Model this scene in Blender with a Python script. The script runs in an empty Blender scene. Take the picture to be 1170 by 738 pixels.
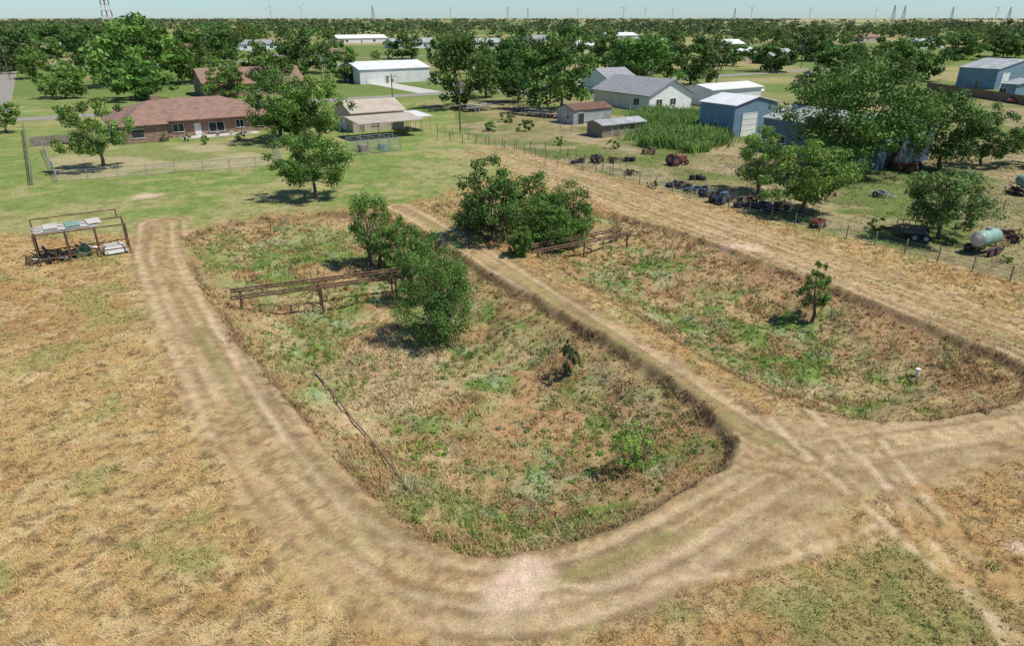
import bpy, math, random
import numpy as np
from mathutils import Vector
random.seed(7); rng=np.random.default_rng(7)
# ---------------- survey helpers (photo survey -> ground metres) -------------
HC=18.0; TH=math.radians(24.1); F=780.0; c_,s_=math.cos(TH),math.sin(TH)
GRID=math.radians(33)
Wd=np.array([math.cos(GRID),math.sin(GRID)]); Ld=np.array([math.sin(GRID),-math.cos(GRID)])
def g0(u,v,z=0.0):
    dx=(u-585)/F; dy=-(v-369)/F
    dz=-s_+dy*c_; t=(HC-z)/-dz
    return np.array([dx*t,(c_+dy*s_)*t])
def pl(pts): return np.array([g0(*p) for p in pts])
def z_at(y,v,):
    k=(369-v)/F
    return (k*(y*c_+HC*s_)-y*s_+HC*c_)/(c_+k*s_)
def uvof(xx,yy):
    dep=yy*c_+HC*s_;return 585+F*xx/dep,369-F*(yy*s_-HC*c_)/dep
# ---------------- noise ------------------------------------------------------
def _h(ix,iy,seed):
    n=(ix.astype(np.int64)*374761393+iy.astype(np.int64)*668265263+seed*982451653)&0xffffffff
    n=((n^(n>>13))*1274126177)&0xffffffff
    n=(n^(n>>16))&0xffffffff
    return n/4294967295.0
def vn(x,y,seed=0):
    ix=np.floor(x);iy=np.floor(y);fx=x-ix;fy=y-iy
    fx=fx*fx*(3-2*fx);fy=fy*fy*(3-2*fy)
    a=_h(ix,iy,seed);b=_h(ix+1,iy,seed);c=_h(ix,iy+1,seed);d=_h(ix+1,iy+1,seed)
    return (a*(1-fx)+b*fx)*(1-fy)+(c*(1-fx)+d*fx)*fy
def fbm(x,y,fr,oc=4,seed=0):
    s=0;a=1;t=0
    for i in range(oc):
        X_=x*.8-y*.6;Y_=x*.6+y*.8
        s=s+a*vn(X_*fr+13.7*i,Y_*fr-7.1*i,seed+i*17);t+=a;a*=.55;fr*=2.07;x,y=X_,Y_
    return s/t
def ss(a,b,x):
    t=np.clip((x-a)/(b-a),0,1);return t*t*(3-2*t)
def seg_d(x,y,P,closed):
    best=np.full(x.shape,1e9);n=len(P);side=np.zeros(x.shape);al=np.zeros(x.shape);acc=0
    for i in range(n if closed else n-1):
        a=P[i];b=P[(i+1)%n];d=b-a;L=math.hypot(*d)+1e-9
        t=np.clip(((x-a[0])*d[0]+(y-a[1])*d[1])/L**2,0,1)
        q=np.hypot(x-a[0]-t*d[0],y-a[1]-t*d[1])
        m=q<best
        best=np.where(m,q,best)
        if not closed:
            cr=((x-a[0])*d[1]-(y-a[1])*d[0])/L
            side=np.where(m,np.sign(cr),side);al=np.where(m,acc+t*L,al)
        acc+=L
    return best,side,al
def inside(x,y,P):
    r=np.zeros(x.shape,bool);n=len(P);j=n-1
    for i in range(n):
        xi,yi=P[i];xj,yj=P[j]
        if yi!=yj:
            r^=((yi>y)!=(yj>y))&(x<(xj-xi)*(y-yi)/(yj-yi)+xi)
        j=i
    return r
def sdp(x,y,P):
    d,_,_=seg_d(x,y,P,True);return np.where(inside(x,y,P),d,-d)
def smooth(P,closed,it=2):
    for _ in range(it):
        Q=[];n=len(P)
        for i in range(n if closed else n-1):
            a=P[i];b=P[(i+1)%n];Q+= [a*.75+b*.25,a*.25+b*.75]
        if not closed: Q=[P[0]]+Q+[P[-1]]
        P=np.array(Q)
    return P
# ---------------- plan -------------------------------------------------------
PIT1=smooth(pl([(205,270),(240,252),(330,246),(400,240),(450,247),(500,272),(560,312),(640,352),(740,412),(805,458),(842,500),(838,525),(800,552),(720,592),(640,625),(560,638),(510,630),(430,580),(380,522),(320,450),(265,385),(222,318)]),True,1)
PIT2=smooth(pl([(478,234),(530,226),(600,226),(680,238),(760,258),(850,290),(960,330),(1080,378),(1172,414),(1190,430),(1170,457),(1090,477),(990,482),(930,470),(860,442),(780,395),(700,345),(620,295),(540,262)]),True,1)
TRK_L=smooth(pl([(185,255),(185,300),(240,400),(305,510),(385,600),(480,660),(600,672),(720,636),(830,575),(920,520),(1010,502),(1100,492),(1220,468)]),False,2)
TRK_M=smooth(pl([(455,236),(520,272),(600,322),(700,385),(780,440),(860,495),(920,520)]),False,2)
TRK_R=smooth(pl([(560,172),(680,212),(780,250),(900,290),(1040,345),(1250,425)]),False,1)
JUN=pl([(840,475),(985,485),(1180,462),(1230,500),(1180,520),(1030,560),(900,640),(760,670),(700,660),(820,560)])
LAWN=pl([(-500,268),(160,268),(215,262),(300,245),(400,238),(465,232),(560,205),(610,182),(525,150),(510,96),(-500,96)])
YARD=pl([(48,172),(312,160),(325,188),(64,208)])
FA=g0(520,157);FB=g0(1180,328);FD=(FB-FA)/np.linalg.norm(FB-FA)
TY=[(pl(q),w) for q,w in [([(880,480),(960,555),(1060,640),(1180,745)],.19),([(925,470),(1010,552),(1100,625),(1200,700)],.19),([(985,520),(1040,590),(1130,700),(1160,760)],.14),([(1010,505),(1075,590),(1170,690)],.14),([(540,672),(700,668),(860,655),(1000,600)],.10),([(560,690),(640,668),(760,664)],.08),([(225,335),(320,500),(430,625),(545,650)],.12)]]
TY=[(smooth(p,False,2),w) for p,w in TY]
def Hf(x,y):
    d1=sdp(x,y,PIT1);d2=sdp(x,y,PIT2)
    n=fbm(x,y,.25,3,5)
    dk=.45+.55*ss(62,44,y)
    z=dk*(-1.6*ss(-.3,5.5,d1+(n-.5)*2.0)-1.4*ss(-.3,5.5,d2+(n-.5)*2.0))
    z=z-.50*ss(-.1,.45,d1+(n-.5)*.8)-.40*ss(-.1,.45,d2+(n-.5)*.8)
    near=1-ss(110,170,y)
    ip=ss(0,2,np.maximum(d1,d2))
    z=z+near*((fbm(x,y,.5,4,9)-.5)*(.14+.65*ip))
    dM,_,_=seg_d(x,y,TRK_L,False)
    z=z-.05*np.exp(-((dM-.9)/.25)**2)*near
    dM,_,_=seg_d(x,y,TRK_M,False)
    z=z-.04*np.exp(-((dM-.85)/.25)**2)*near
    return z
def H1(x,y): return float(Hf(np.array([x]),np.array([y]))[0])
def G(u,v):
    z=0.
    for _ in range(8):
        p=g0(u,v,z); z=.5*z+.5*H1(p[0],p[1])
    p=g0(u,v,z);return np.array([p[0],p[1],H1(p[0],p[1])])
def mixc(a,b,t): return a+(b-a)*t[:,None]
C=lambda *v: np.array(v,float)
def colfield(x,y):
    f1=fbm(x,y,.18,4,1);f2=fbm(x,y,.9,4,2);f3=fbm(x,y,3.1,3,3);f4=fbm(x,y,.05,3,4)
    N=len(x)
    col=np.tile(C(.44,.30,.13),(N,1))
    col=mixc(col,C(.38,.23,.095),ss(.42,.62,f1)*.7)
    col=mixc(col,C(.54,.415,.22),ss(.5,.68,f2)*.6)
    col=mixc(col,C(.17,.115,.055),ss(.55,.70,f3)*.75)
    gg=fbm(x,y,.35,4,21)
    col=mixc(col,C(.24,.26,.085),ss(.55,.69,gg)*.55)
    br=sdp(x,y,pl([(1030,585),(1180,530),(1300,520),(1300,800),(560,800),(640,725),(800,705),(900,680)]))
    col=mixc(col,mixc(np.tile(C(.31,.235,.10),(N,1)),C(.19,.20,.06),ss(.50,.66,f2)),ss(-.5,1.5,br+(f1-.5)*4)*ss(.42,.67,gg+(f3-.5)*.4)*.7)
    dl=sdp(x,y,LAWN)+(f2-.5)*3
    lawn=mixc(np.tile(C(.20,.255,.07),(N,1)),C(.36,.31,.14),ss(.46,.64,fbm(x,y,.12,5,31))*.75)
    lawn=mixc(lawn,C(.12,.175,.04),ss(.48,.66,f2)*.5)
    lawn=mixc(lawn,C(.40,.32,.17),ss(.60,.72,fbm(x,y,.4,3,33))*.55)
    col=mixc(col,lawn,ss(-1.5,1.5,dl))
    dy_=sdp(x,y,YARD);col=mixc(col,mixc(np.tile(C(.38,.32,.18),(N,1)),C(.22,.24,.08),ss(.42,.6,f1)),ss(-1,1,dy_)*.9)
    off=(x-FA[0])*(-FD[1])+(y-FA[1])*FD[0]
    tw=mixc(np.tile(C(.28,.235,.115),(N,1)),C(.14,.185,.05),ss(.38,.58,fbm(x,y,.07,4,41)))
    tw=mixc(tw,C(.39,.30,.18),ss(.53,.68,fbm(x,y,.16,3,44))*.7)
    tw=mixc(tw,C(.14,.115,.06),ss(.53,.68,f2)*.5)
    far=np.where(dl>0,0,1)*ss(0,1.,off)
    col=mixc(col,tw,far)
    fr=mixc(np.tile(C(.15,.20,.055),(N,1)),C(.33,.28,.13),ss(.46,.62,fbm(x,y,.014,4,47)))
    col=mixc(col,fr,ss(150,190,y-(f4-.5)*20))
    col=mixc(col,C(.36,.31,.18),ss(2600,3400,y)*ss(.35,.5,fbm(x,y,.0012,2,3)))
    near=1-ss(130,160,y)
    def track(col,P,w,str_,seed,tone):
        d,s,al=seg_d(x,y,P,False);lat=d*s
        n1=fbm(lat*2.6,al*.05,1.,3,seed);n2=fbm(x,y,.13,3,seed+3)
        m=1-ss(w*.5-.9,w*.5+.45,d+(f2-.5)*1.8+(f3-.5)*1.0)
        tc=mixc(np.tile(tone,(N,1)),C(.50,.36,.205),ss(.42,.60,n1)*.9)
        tc=mixc(tc,C(.23,.145,.07),ss(.50,.66,fbm(lat*2.9,al*.08,1.,3,seed+9))*.75)
        tc=mixc(tc,C(.22,.14,.07),ss(.5,.64,f3)*.6)
        tc=mixc(tc,C(.50,.37,.22),ss(.5,.65,f1)*.35)
        grs=ss(.46,.62,n2+(f3-.5)*.3)*np.exp(-(lat/.5)**2)
        tc=mixc(tc,C(.25,.23,.085),grs*.7)
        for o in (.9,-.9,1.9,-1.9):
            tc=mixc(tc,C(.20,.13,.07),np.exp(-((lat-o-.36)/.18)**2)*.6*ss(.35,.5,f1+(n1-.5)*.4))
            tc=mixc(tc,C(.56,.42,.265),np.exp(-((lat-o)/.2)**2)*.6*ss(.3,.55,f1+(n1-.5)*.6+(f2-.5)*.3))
        return mixc(col,tc,m*str_*near*(.78+.22*ss(.35,.55,n2)))
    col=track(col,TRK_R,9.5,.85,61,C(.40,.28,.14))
    dj=sdp(x,y,JUN)
    jc=mixc(np.tile(C(.42,.295,.155),(N,1)),C(.22,.14,.07),ss(.5,.64,f3)*.65)
    jc=mixc(jc,C(.50,.375,.225),ss(.45,.62,f2)*.5)
    jc=mixc(jc,C(.29,.205,.10),ss(.5,.65,f1)*.5)
    col=mixc(col,jc,ss(-1.5,1.2,dj+(f2-.5)*3)*.9)
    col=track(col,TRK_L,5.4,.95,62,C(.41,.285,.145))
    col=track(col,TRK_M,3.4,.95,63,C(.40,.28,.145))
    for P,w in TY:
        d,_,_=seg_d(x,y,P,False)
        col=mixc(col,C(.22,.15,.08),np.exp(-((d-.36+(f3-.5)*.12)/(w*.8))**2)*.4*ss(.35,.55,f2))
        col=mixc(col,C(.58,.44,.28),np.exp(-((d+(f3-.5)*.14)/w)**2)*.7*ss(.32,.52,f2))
    for (u,v,r) in [(603,658,1.3),(165,225,2.2),(850,282,2.2),(1164,625,.6),(255,300,1.),(585,672,1.5)]:
        p=g0(u,v);d=np.hypot(x-p[0],y-p[1])
        col=mixc(col,C(.63,.46,.33),(1-ss(r*.2,r,d+(f2-.5)*r*1.2))*.8)
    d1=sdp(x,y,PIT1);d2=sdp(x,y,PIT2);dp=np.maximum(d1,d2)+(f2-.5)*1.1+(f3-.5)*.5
    a=fbm(x,y,.22,4,71);b=fbm(x,y,.6,4,72);e=fbm(x,y,.3,4,73)
    pc=mixc(np.tile(C(.27,.265,.105),(N,1)),C(.165,.23,.055),ss(.42,.56,a))
    pc=mixc(pc,C(.38,.25,.125),ss(.49,.59,e)*.85)
    pc=mixc(pc,C(.30,.34,.18),ss(.55,.67,b)*.65)
    pc=mixc(pc,C(.25,.135,.07),ss(.55,.68,fbm(x,y,1.1,3,74))*.6)
    pc=mixc(pc,C(.45,.33,.18),ss(.57,.67,fbm(x,y,.45,3,75))*.65)
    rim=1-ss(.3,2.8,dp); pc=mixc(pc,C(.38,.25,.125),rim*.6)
    pc=mixc(pc,C(.15,.09,.05),np.exp(-((dp-.35)/.32)**2)*.75*ss(.36,.5,f1+(f2-.5)*.3))  # dark brown bank soil band, painted in for the bank's shadow at the rim
    bb=g0(440,430,-1.7);db=np.hypot(x-bb[0],(y-bb[1])*.6);pc=mixc(pc,C(.46,.34,.20),(1-ss(1,5.5,db+(f2-.5)*5))*.85)
    for (u,v,r) in [(560,470,3),(600,440,3.5),(530,350,3),(900,320,6),(850,300,6),(1000,360,5),(640,400,3.),(520,440,2.5),(1100,410,3.5),(760,480,2.2),(400,290,3),(680,430,2.5)]:
        q=g0(u,v);pc=mixc(pc,C(.39,.245,.125),(1-ss(r*.2,r,np.hypot(x-q[0],y-q[1])+(f2-.5)*r*1.5))*.75)
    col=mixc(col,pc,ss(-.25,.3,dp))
    return np.clip(col,0.01,.9),dp,dl,off
# ---------------- materials --------------------------------------------------
def newmat(name):
    m=bpy.data.materials.new(name);m.use_nodes=True
    nt=m.node_tree;b=nt.nodes['Principled BSDF'];b.inputs['Roughness'].default_value=.85
    return m,nt,b
def add_noise_mul(nt,src,scale,lo,hi,detail=6,coord=None):
    n=nt.nodes.new('ShaderNodeTexNoise');n.inputs['Scale'].default_value=scale;n.inputs['Detail'].default_value=detail
    if coord: nt.links.new(coord,n.inputs['Vector'])
    r=nt.nodes.new('ShaderNodeMapRange');r.inputs['From Min'].default_value=.3;r.inputs['From Max'].default_value=.7
    r.inputs['To Min'].default_value=lo;r.inputs['To Max'].default_value=hi
    nt.links.new(n.outputs['Fac'],r.inputs['Value'])
    mx=nt.nodes.new('ShaderNodeVectorMath');mx.operation='SCALE'
    nt.links.new(src,mx.inputs[0]);nt.links.new(r.outputs[0],mx.inputs['Scale'])
    return mx.outputs[0],n
def mat(name,col,rough=.8,scale=1.5,amt=.25,metal=0,ribs=0,brick=False):
    m,nt,b=newmat(name)
    rgb=nt.nodes.new('ShaderNodeRGB');rgb.outputs[0].default_value=(*col,1)
    tc=nt.nodes.new('ShaderNodeTexCoord');src=rgb.outputs[0]
    if brick:
        bt=nt.nodes.new('ShaderNodeTexBrick');bt.inputs['Scale'].default_value=1.0
        bt.inputs['Color1'].default_value=(col[0]*1.2,col[1]*1.1,col[2],1);bt.inputs['Color2'].default_value=(col[0]*.6,col[1]*.6,col[2]*.6,1)
        bt.inputs['Mortar'].default_value=(.35,.3,.26,1);bt.inputs['Brick Width'].default_value=.5;bt.inputs['Row Height'].default_value=.2;bt.inputs['Mortar Size'].default_value=.02
        mp=nt.nodes.new('ShaderNodeMapping');mp.inputs['Rotation'].default_value=(math.radians(90),0,0)
        nt.links.new(tc.outputs['Object'],mp.inputs[0]);nt.links.new(mp.outputs[0],bt.inputs['Vector']);src=bt.outputs['Color']
    o,n=add_noise_mul(nt,src,scale,1-amt,1+amt,6,tc.outputs['Object'])
    o,n2=add_noise_mul(nt,o,scale*7,1-amt*.6,1+amt*.6,4,tc.outputs['Object'])
    nt.links.new(o,b.inputs['Base Color']);b.inputs['Roughness'].default_value=rough;b.inputs['Metallic'].default_value=metal
    if ribs:
        w=nt.nodes.new('ShaderNodeTexWave');w.inputs['Scale'].default_value=ribs;nt.links.new(tc.outputs['Object'],w.inputs['Vector'])
        bp=nt.nodes.new('ShaderNodeBump');bp.inputs['Strength'].default_value=.6;bp.inputs['Distance'].default_value=.05
        nt.links.new(w.outputs['Fac'],bp.inputs['Height']);nt.links.new(bp.outputs[0],b.inputs['Normal'])
    return m
def attr_mat(name,trans=0.,rough=.8):
    m,nt,b=newmat(name);a=nt.nodes.new('ShaderNodeAttribute');a.attribute_name='Col';src=a.outputs['Color']
    nt.links.new(src,b.inputs['Base Color']);b.inputs['Roughness'].default_value=rough
    b.inputs['Specular IOR Level'].default_value=.2
    if trans:
        t=nt.nodes.new('ShaderNodeBsdfTranslucent');nt.links.new(src,t.inputs['Color'])
        mx=nt.nodes.new('ShaderNodeMixShader');mx.inputs[0].default_value=trans
        nt.links.new(b.outputs[0],mx.inputs[1]);nt.links.new(t.outputs[0],mx.inputs[2])
        nt.links.new(mx.outputs[0],nt.nodes['Material Output'].inputs['Surface'])
    return m
M_leaf=attr_mat('foliage',.27,.65);M_grass=attr_mat('grass_blades',0,.85)
M_bark=mat('bark',(.13,.10,.075),.95,3,.4)
def ground_material():
    m,nt,b=newmat('ground_soil_and_grass');a=nt.nodes.new('ShaderNodeAttribute');a.attribute_name='Col'
    tc=nt.nodes.new('ShaderNodeTexCoord');co=tc.outputs['Object'];src=a.outputs['Color']
    src,_=add_noise_mul(nt,src,.35,.90,1.10,5,co)
    src,_=add_noise_mul(nt,src,1.7,.84,1.16,10,co)
    src,n=add_noise_mul(nt,src,9,.84,1.14,6,co)
    src,n=add_noise_mul(nt,src,24,.72,1.24,6,co)
    hs=nt.nodes.new('ShaderNodeHueSaturation')
    nn=nt.nodes.new('ShaderNodeTexNoise');nn.inputs['Scale'].default_value=1.3;nn.inputs['Detail'].default_value=6;nt.links.new(co,nn.inputs['Vector'])
    r=nt.nodes.new('ShaderNodeMapRange');r.inputs['From Min'].default_value=.3;r.inputs['From Max'].default_value=.7;r.inputs['To Min'].default_value=.487;r.inputs['To Max'].default_value=.515
    nt.links.new(nn.outputs['Fac'],r.inputs['Value']);nt.links.new(r.outputs[0],hs.inputs['Hue']);nt.links.new(src,hs.inputs['Color'])
    nt.links.new(hs.outputs[0],b.inputs['Base Color']);b.inputs['Roughness'].default_value=.95;b.inputs['Specular IOR Level'].default_value=.1
    bp=nt.nodes.new('ShaderNodeBump');bp.inputs['Strength'].default_value=.8;bp.inputs['Distance'].default_value=.05
    nt.links.new(n.outputs['Fac'],bp.inputs['Height']);nt.links.new(bp.outputs[0],b.inputs['Normal'])
    return m
M_rust=mat('rusted_steel',(.14,.075,.048),.85,2,.5);M_steel=mat('galvanised_steel',(.38,.39,.40),.5,2,.2,.4)
M_wood=mat('weathered_wood',(.24,.20,.16),.9,2,.3);M_pole=mat('utility_pole_wood',(.16,.12,.09),.9,2,.3)
M_white=mat('white_paint',(.75,.75,.72),.6,.6,.08);M_glass=mat('window_glass',(.03,.04,.05),.1,1,.1)
M_black=mat('tyre_rubber',(.035,.035,.038),.8,3,.3);M_red=mat('faded_red_paint',(.24,.06,.04),.7,2,.4)
M_green=mat('faded_green_paint',(.07,.17,.08),.6,2,.3);M_tank=mat('gray_green_tank_paint',(.22,.34,.28),.5,1,.25)
M_brick=mat('brown_brick',(.31,.18,.12),.9,1,.15,brick=True)
M_shing=mat('reddish_shingles',(.25,.15,.11),.9,1.2,.22);M_shing2=mat('brown_shingles',(.25,.16,.11),.9,1.2,.2);M_shingg=mat('gray_shingles',(.27,.27,.28),.9,1.2,.18)
M_metw=mat('white_metal_panel',(.74,.74,.72),.5,.5,.09,0,2.2);M_tan=mat('tan_metal_panel',(.50,.42,.33),.5,.6,.12,0,2.2)
M_blue=mat('blue_gray_metal_panel',(.17,.27,.35),.5,.6,.16,0,2.2);M_dblue=mat('slate_blue_metal_panel',(.09,.16,.23),.5,.6,.22,0,2.2)
M_gmet=mat('gray_metal_roof',(.38,.39,.38),.5,.5,.25,0,2.2);M_asph=mat('asphalt_and_gravel',(.26,.24,.20),.95,.8,.15);M_conc=mat('concrete',(.50,.47,.42),.9,.8,.12)
M_cloth=mat('brown_fence_panel',(.20,.13,.09),.8,1,.2,0,3);M_turb=mat('turbine_white',(.5,.52,.54),.6,.6,.05)
# ---------------- mesh utils -------------------------------------------------
def link(ob): bpy.context.scene.collection.objects.link(ob);return ob
def quads(name,V,Cc,mats,mi=None):
    n=len(V);me=bpy.data.meshes.new(name);me.vertices.add(n*4);me.vertices.foreach_set('co',V.reshape(-1).astype(np.float32))
    me.loops.add(n*4);me.loops.foreach_set('vertex_index',np.arange(n*4,dtype=np.int32))
    me.polygons.add(n);me.polygons.foreach_set('loop_start',np.arange(0,n*4,4,dtype=np.int32))
    for m in mats: me.materials.append(m)
    if mi is not None: me.polygons.foreach_set('material_index',mi.astype(np.int32))
    a=me.color_attributes.new('Col','FLOAT_COLOR','POINT')
    cc=np.ones((n*4,4),np.float32);cc[:,:3]=np.repeat(Cc,4,axis=0);a.data.foreach_set('color',cc.reshape(-1))
    me.update(calc_edges=True)
    return link(bpy.data.objects.new(name,me))
class MB:
    def __init__(s): s.v=[];s.f=[];s.m=[];s.mats=[]
    def mi(s,m):
        if m not in s.mats: s.mats.append(m)
        return s.mats.index(m)
    def add(s,vs,fs,m):
        o=len(s.v);s.v+=[tuple(map(float,v)) for v in vs];s.f+=[tuple(i+o for i in f) for f in fs];k=s.mi(m);s.m+=[k]*len(fs)
    def box(s,c,size,m,rot=0,taper=1.0):
        x,y,z=[q/2 for q in size];cr,sr=math.cos(rot),math.sin(rot);vs=[]
        for dz in(-z,z):
            t=taper if dz>0 else 1
            for dx,dy in((-x,-y),(x,-y),(x,y),(-x,y)):
                dx*=t;dy*=t;vs.append((c[0]+dx*cr-dy*sr,c[1]+dx*sr+dy*cr,c[2]+dz))
        s.add(vs,[(3,2,1,0),(4,5,6,7),(0,1,5,4),(1,2,6,5),(2,3,7,6),(3,0,4,7)],m)
    def beam(s,p,q,r,m,n=6,r2=None):
        p=Vector(p);q=Vector(q);d=(q-p)
        if d.length<1e-6:return
        d.normalize();a=d.orthogonal().normalized();b=d.cross(a);r2=r if r2 is None else r2;vs=[]
        for P,R in((p,r),(q,r2)):
            for i in range(n):
                t=2*math.pi*i/n;vs.append(P+a*R*math.cos(t)+b*R*math.sin(t))
        fs=[(i,(i+1)%n,n+(i+1)%n,n+i) for i in range(n)]+[tuple(range(n-1,-1,-1)),tuple(range(n,2*n))]
        s.add(vs,fs,m)
    def wheel(s,c,ax,r,w,m,hub):
        ax=Vector(ax).normalized();c=Vector(c)
        s.beam(c-ax*w/2,c+ax*w/2,r,m,16);s.beam(c-ax*(w/2+.01),c+ax*(w/2+.01),r*.5,hub,10)
    def obj(s,name,parent=None,loc=(0,0,0),rot=0):
        me=bpy.data.meshes.new(name);me.from_pydata(s.v,[],s.f)
        for m in s.mats: me.materials.append(m)
        me.polygons.foreach_set('material_index',s.m);me.update()
        ob=link(bpy.data.objects.new(name,me));ob.location=loc;ob.rotation_euler=(0,0,rot)
        if parent: ob.parent=parent
        return ob
def empty(name,loc,rot=0):
    e=link(bpy.data.objects.new(name,None));e.location=loc;e.rotation_euler=(0,0,rot);return e
# ---------------- ground -----------------------------------------------------
def axis(a,b,step,g,lim,gmax=None):
    mid=list(np.arange(a,b,step));r=[b];
    while r[-1]<lim: r.append(r[-1]+step+g*(r[-1]-b) if not(gmax and r[-1]>gmax) else r[-1]*1.06)
    return mid,r
mx_,rx=axis(-34,38,.17,.035,9000);_,lx=axis(0,34,.17,.035,9000)
xs=np.array([-q for q in lx[::-1]][:-1]+mx_+rx)
my,ry=axis(13,60,.17,.012,12000,400)
ys=np.array([-60,-30,-10,0,5,9,11,12]+my+ry,float)
X,Y=np.meshgrid(xs,ys);xf,yf=X.ravel(),Y.ravel()
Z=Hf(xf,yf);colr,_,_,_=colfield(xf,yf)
nx,ny=len(xs),len(ys)
me=bpy.data.meshes.new('ground');me.vertices.add(nx*ny);me.vertices.foreach_set('co',np.stack([xf,yf,Z],1).ravel().astype(np.float32))
I=np.arange(nx*ny).reshape(ny,nx);q=np.stack([I[:-1,:-1],I[:-1,1:],I[1:,1:],I[1:,:-1]],-1).reshape(-1,4)
me.loops.add(q.size);me.loops.foreach_set('vertex_index',q.ravel().astype(np.int32));me.polygons.add(len(q));me.polygons.foreach_set('loop_start',np.arange(0,q.size,4,dtype=np.int32))
me.polygons.foreach_set('use_smooth',np.ones(len(q),bool))
a=me.color_attributes.new('Col','FLOAT_COLOR','POINT');cc=np.ones((len(xf),4),np.float32);cc[:,:3]=colr;a.data.foreach_set('color',cc.ravel())
me.materials.append(ground_material());me.update(calc_edges=True);link(bpy.data.objects.new('ground',me))
# ---------------- grass and weeds -------------------------------------------
def blades(P,n,h,w,col,lean,var=.35):
    N=len(P);P=np.repeat(P,n,0);h=np.repeat(h,n)*rng.uniform(.5,1.2,N*n);w=np.repeat(w,n);col=np.repeat(col,n,0)
    lean=np.repeat(lean,n) if np.ndim(lean) else lean
    K=N*n;a=rng.uniform(0,2*np.pi,K);b=a+rng.uniform(-1.2,1.2,K);l=lean*rng.uniform(.3,1.3,K)
    j=rng.normal(0,1,(K,2))*(h*.45)[:,None]
    B=P.copy();B[:,:2]+=j
    tip=B+np.stack([np.cos(a)*l*h,np.sin(a)*l*h,h],1)
    sd=np.stack([-np.sin(b)*w,np.cos(b)*w,np.zeros(K)],1)
    V=np.stack([B-sd-[0,0,.03],B+sd-[0,0,.03],tip+sd*.35,tip-sd*.35],1)
    return V,np.clip(col*rng.uniform(1-var,1+var*1.2,(K,1))*rng.uniform(.92,1.08,(K,3)),.01,.9)
def samp(N,a,b,ext=8,p=.5):
    y=(a**p+rng.random(N)*(b**p-a**p))**(1/p);x=rng.uniform(-1,1,N)*(.82*y+ext);return x,y
x,y=samp(135000,13,100)
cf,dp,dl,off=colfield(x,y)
dL,_,_=seg_d(x,y,TRK_L,False);dMm,_,_=seg_d(x,y,TRK_M,False);dR,_,_=seg_d(x,y,TRK_R,False);dj=sdp(x,y,JUN)
dT=np.min([seg_d(x,y,P,False)[0] for P,w in TY],0)
pn=fbm(x,y,.5,3,99);en=(pn-.5)*2.0
tr=(dL+en<2.5)|(dMm+en<1.5)|(dj+en>0)|(dT<.3);tr=tr&(dp<0)
keep=np.ones(len(x),bool);keep&=~(tr&(rng.random(len(x))>.16));keep&=~((dR<4.6)&(dp<0)&(rng.random(len(x))>.25))
keep&=~((dl>1)&(rng.random(len(x))>.3));keep&=~((off>0)&(dl<0)&(rng.random(len(x))>.35))
keep&=~((dp>0)&(rng.random(len(x))>.35+.65*ss(.36,.52,pn)))
x,y,cf,dp,dl,tr,off=[q[keep] for q in (x,y,cf,dp,dl,tr,off)];z=Hf(x,y);P=np.stack([x,y,z],1)
fld=dp<=.1
k=fld
h=np.where(tr[k],.035,.10)*rng.uniform(.5,1.7,k.sum());h=np.where(dl[k]>0,.05,h);lean=np.where(tr[k],1.8,1.4)
V,cc=blades(P[k],4,h,.005+.0004*y[k],cf[k]*1.15,lean)
quads('dry_grass',V,cc,[M_grass])
k=~fld
grn=fbm(x[k],y[k],.5,3,91)
h=rng.uniform(.05,.2,k.sum())*(1+1.3*ss(.5,.75,grn))
V,cc=blades(P[k],5,h,.006+.00048*y[k],cf[k]*1.2,1.0,.4)
quads('pit_grass',V,cc,[M_grass])
def leafblobs(P,R,n,ls,col,flat=.8,var=.35):
    N=len(P);K=N*n;Pc=np.repeat(P,n,0);Rr=np.repeat(R,n);cc=np.repeat(col,n,0)
    d=rng.normal(size=(K,3));d/=np.linalg.norm(d,axis=1)[:,None]
    r=Rr*rng.random(K)**.45
    ctr=Pc+d*r[:,None]*np.array([1,1,flat])
    nrm=d*.8+rng.normal(size=(K,3))*.5+[0,0,.3];nrm/=np.linalg.norm(nrm,axis=1)[:,None]
    t=np.cross(nrm,rng.normal(size=(K,3)));t/=np.linalg.norm(t,axis=1)[:,None]+1e-9;b=np.cross(nrm,t)
    s=(ls*rng.uniform(.5,1.25,K))[:,None] if np.ndim(ls)==0 else (np.repeat(ls,n)*rng.uniform(.5,1.25,K))[:,None]
    V=np.stack([ctr-t*s,ctr-b*s*.6,ctr+t*s,ctr+b*s*.6],1)
    return V,np.clip(cc*rng.uniform(1-var,1+var,(K,1)),.005,.9)
x,y=samp(28000,14,85,4,1.2);cf,dp,dl,off=colfield(x,y)
w=fbm(x,y,.35,3,95)
k=(dp>.3)&(rng.random(len(x))<ss(.40,.60,w)*.85+.06)
x,y,cf,w=x[k],y[k],cf[k],w[k];R=rng.uniform(.08,.24,len(x))*(1+ss(.5,.7,w)*.6);P=np.stack([x,y,Hf(x,y)+R*.25],1)
t=rng.random(len(x));cw=np.where((t<.45)[:,None],C(.17,.27,.05),np.where((t<.65)[:,None],C(.33,.39,.20),cf*1.2));cw=cw*.6+cf*.5
V,cc=leafblobs(P,R,24,.042+.00055*y,cw,.7);quads('pit_weeds',V,cc,[M_leaf])
x,y=samp(9000,13,60);cf,dp,dl,off=colfield(x,y);dL,_,_=seg_d(x,y,TRK_L,False);dj=sdp(x,y,JUN);dMm,_,_=seg_d(x,y,TRK_M,False)
w=fbm(x,y,.35,4,21);k=(dp<0)&(dL>3.2)&(dj<-1)&(dMm>2.2)&(rng.random(len(x))<ss(.5,.68,w)*.8+.04)
x,y,cf=x[k],y[k],cf[k];R=rng.uniform(.06,.17,len(x));P=np.stack([x,y,Hf(x,y)+R*.2],1)
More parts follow.
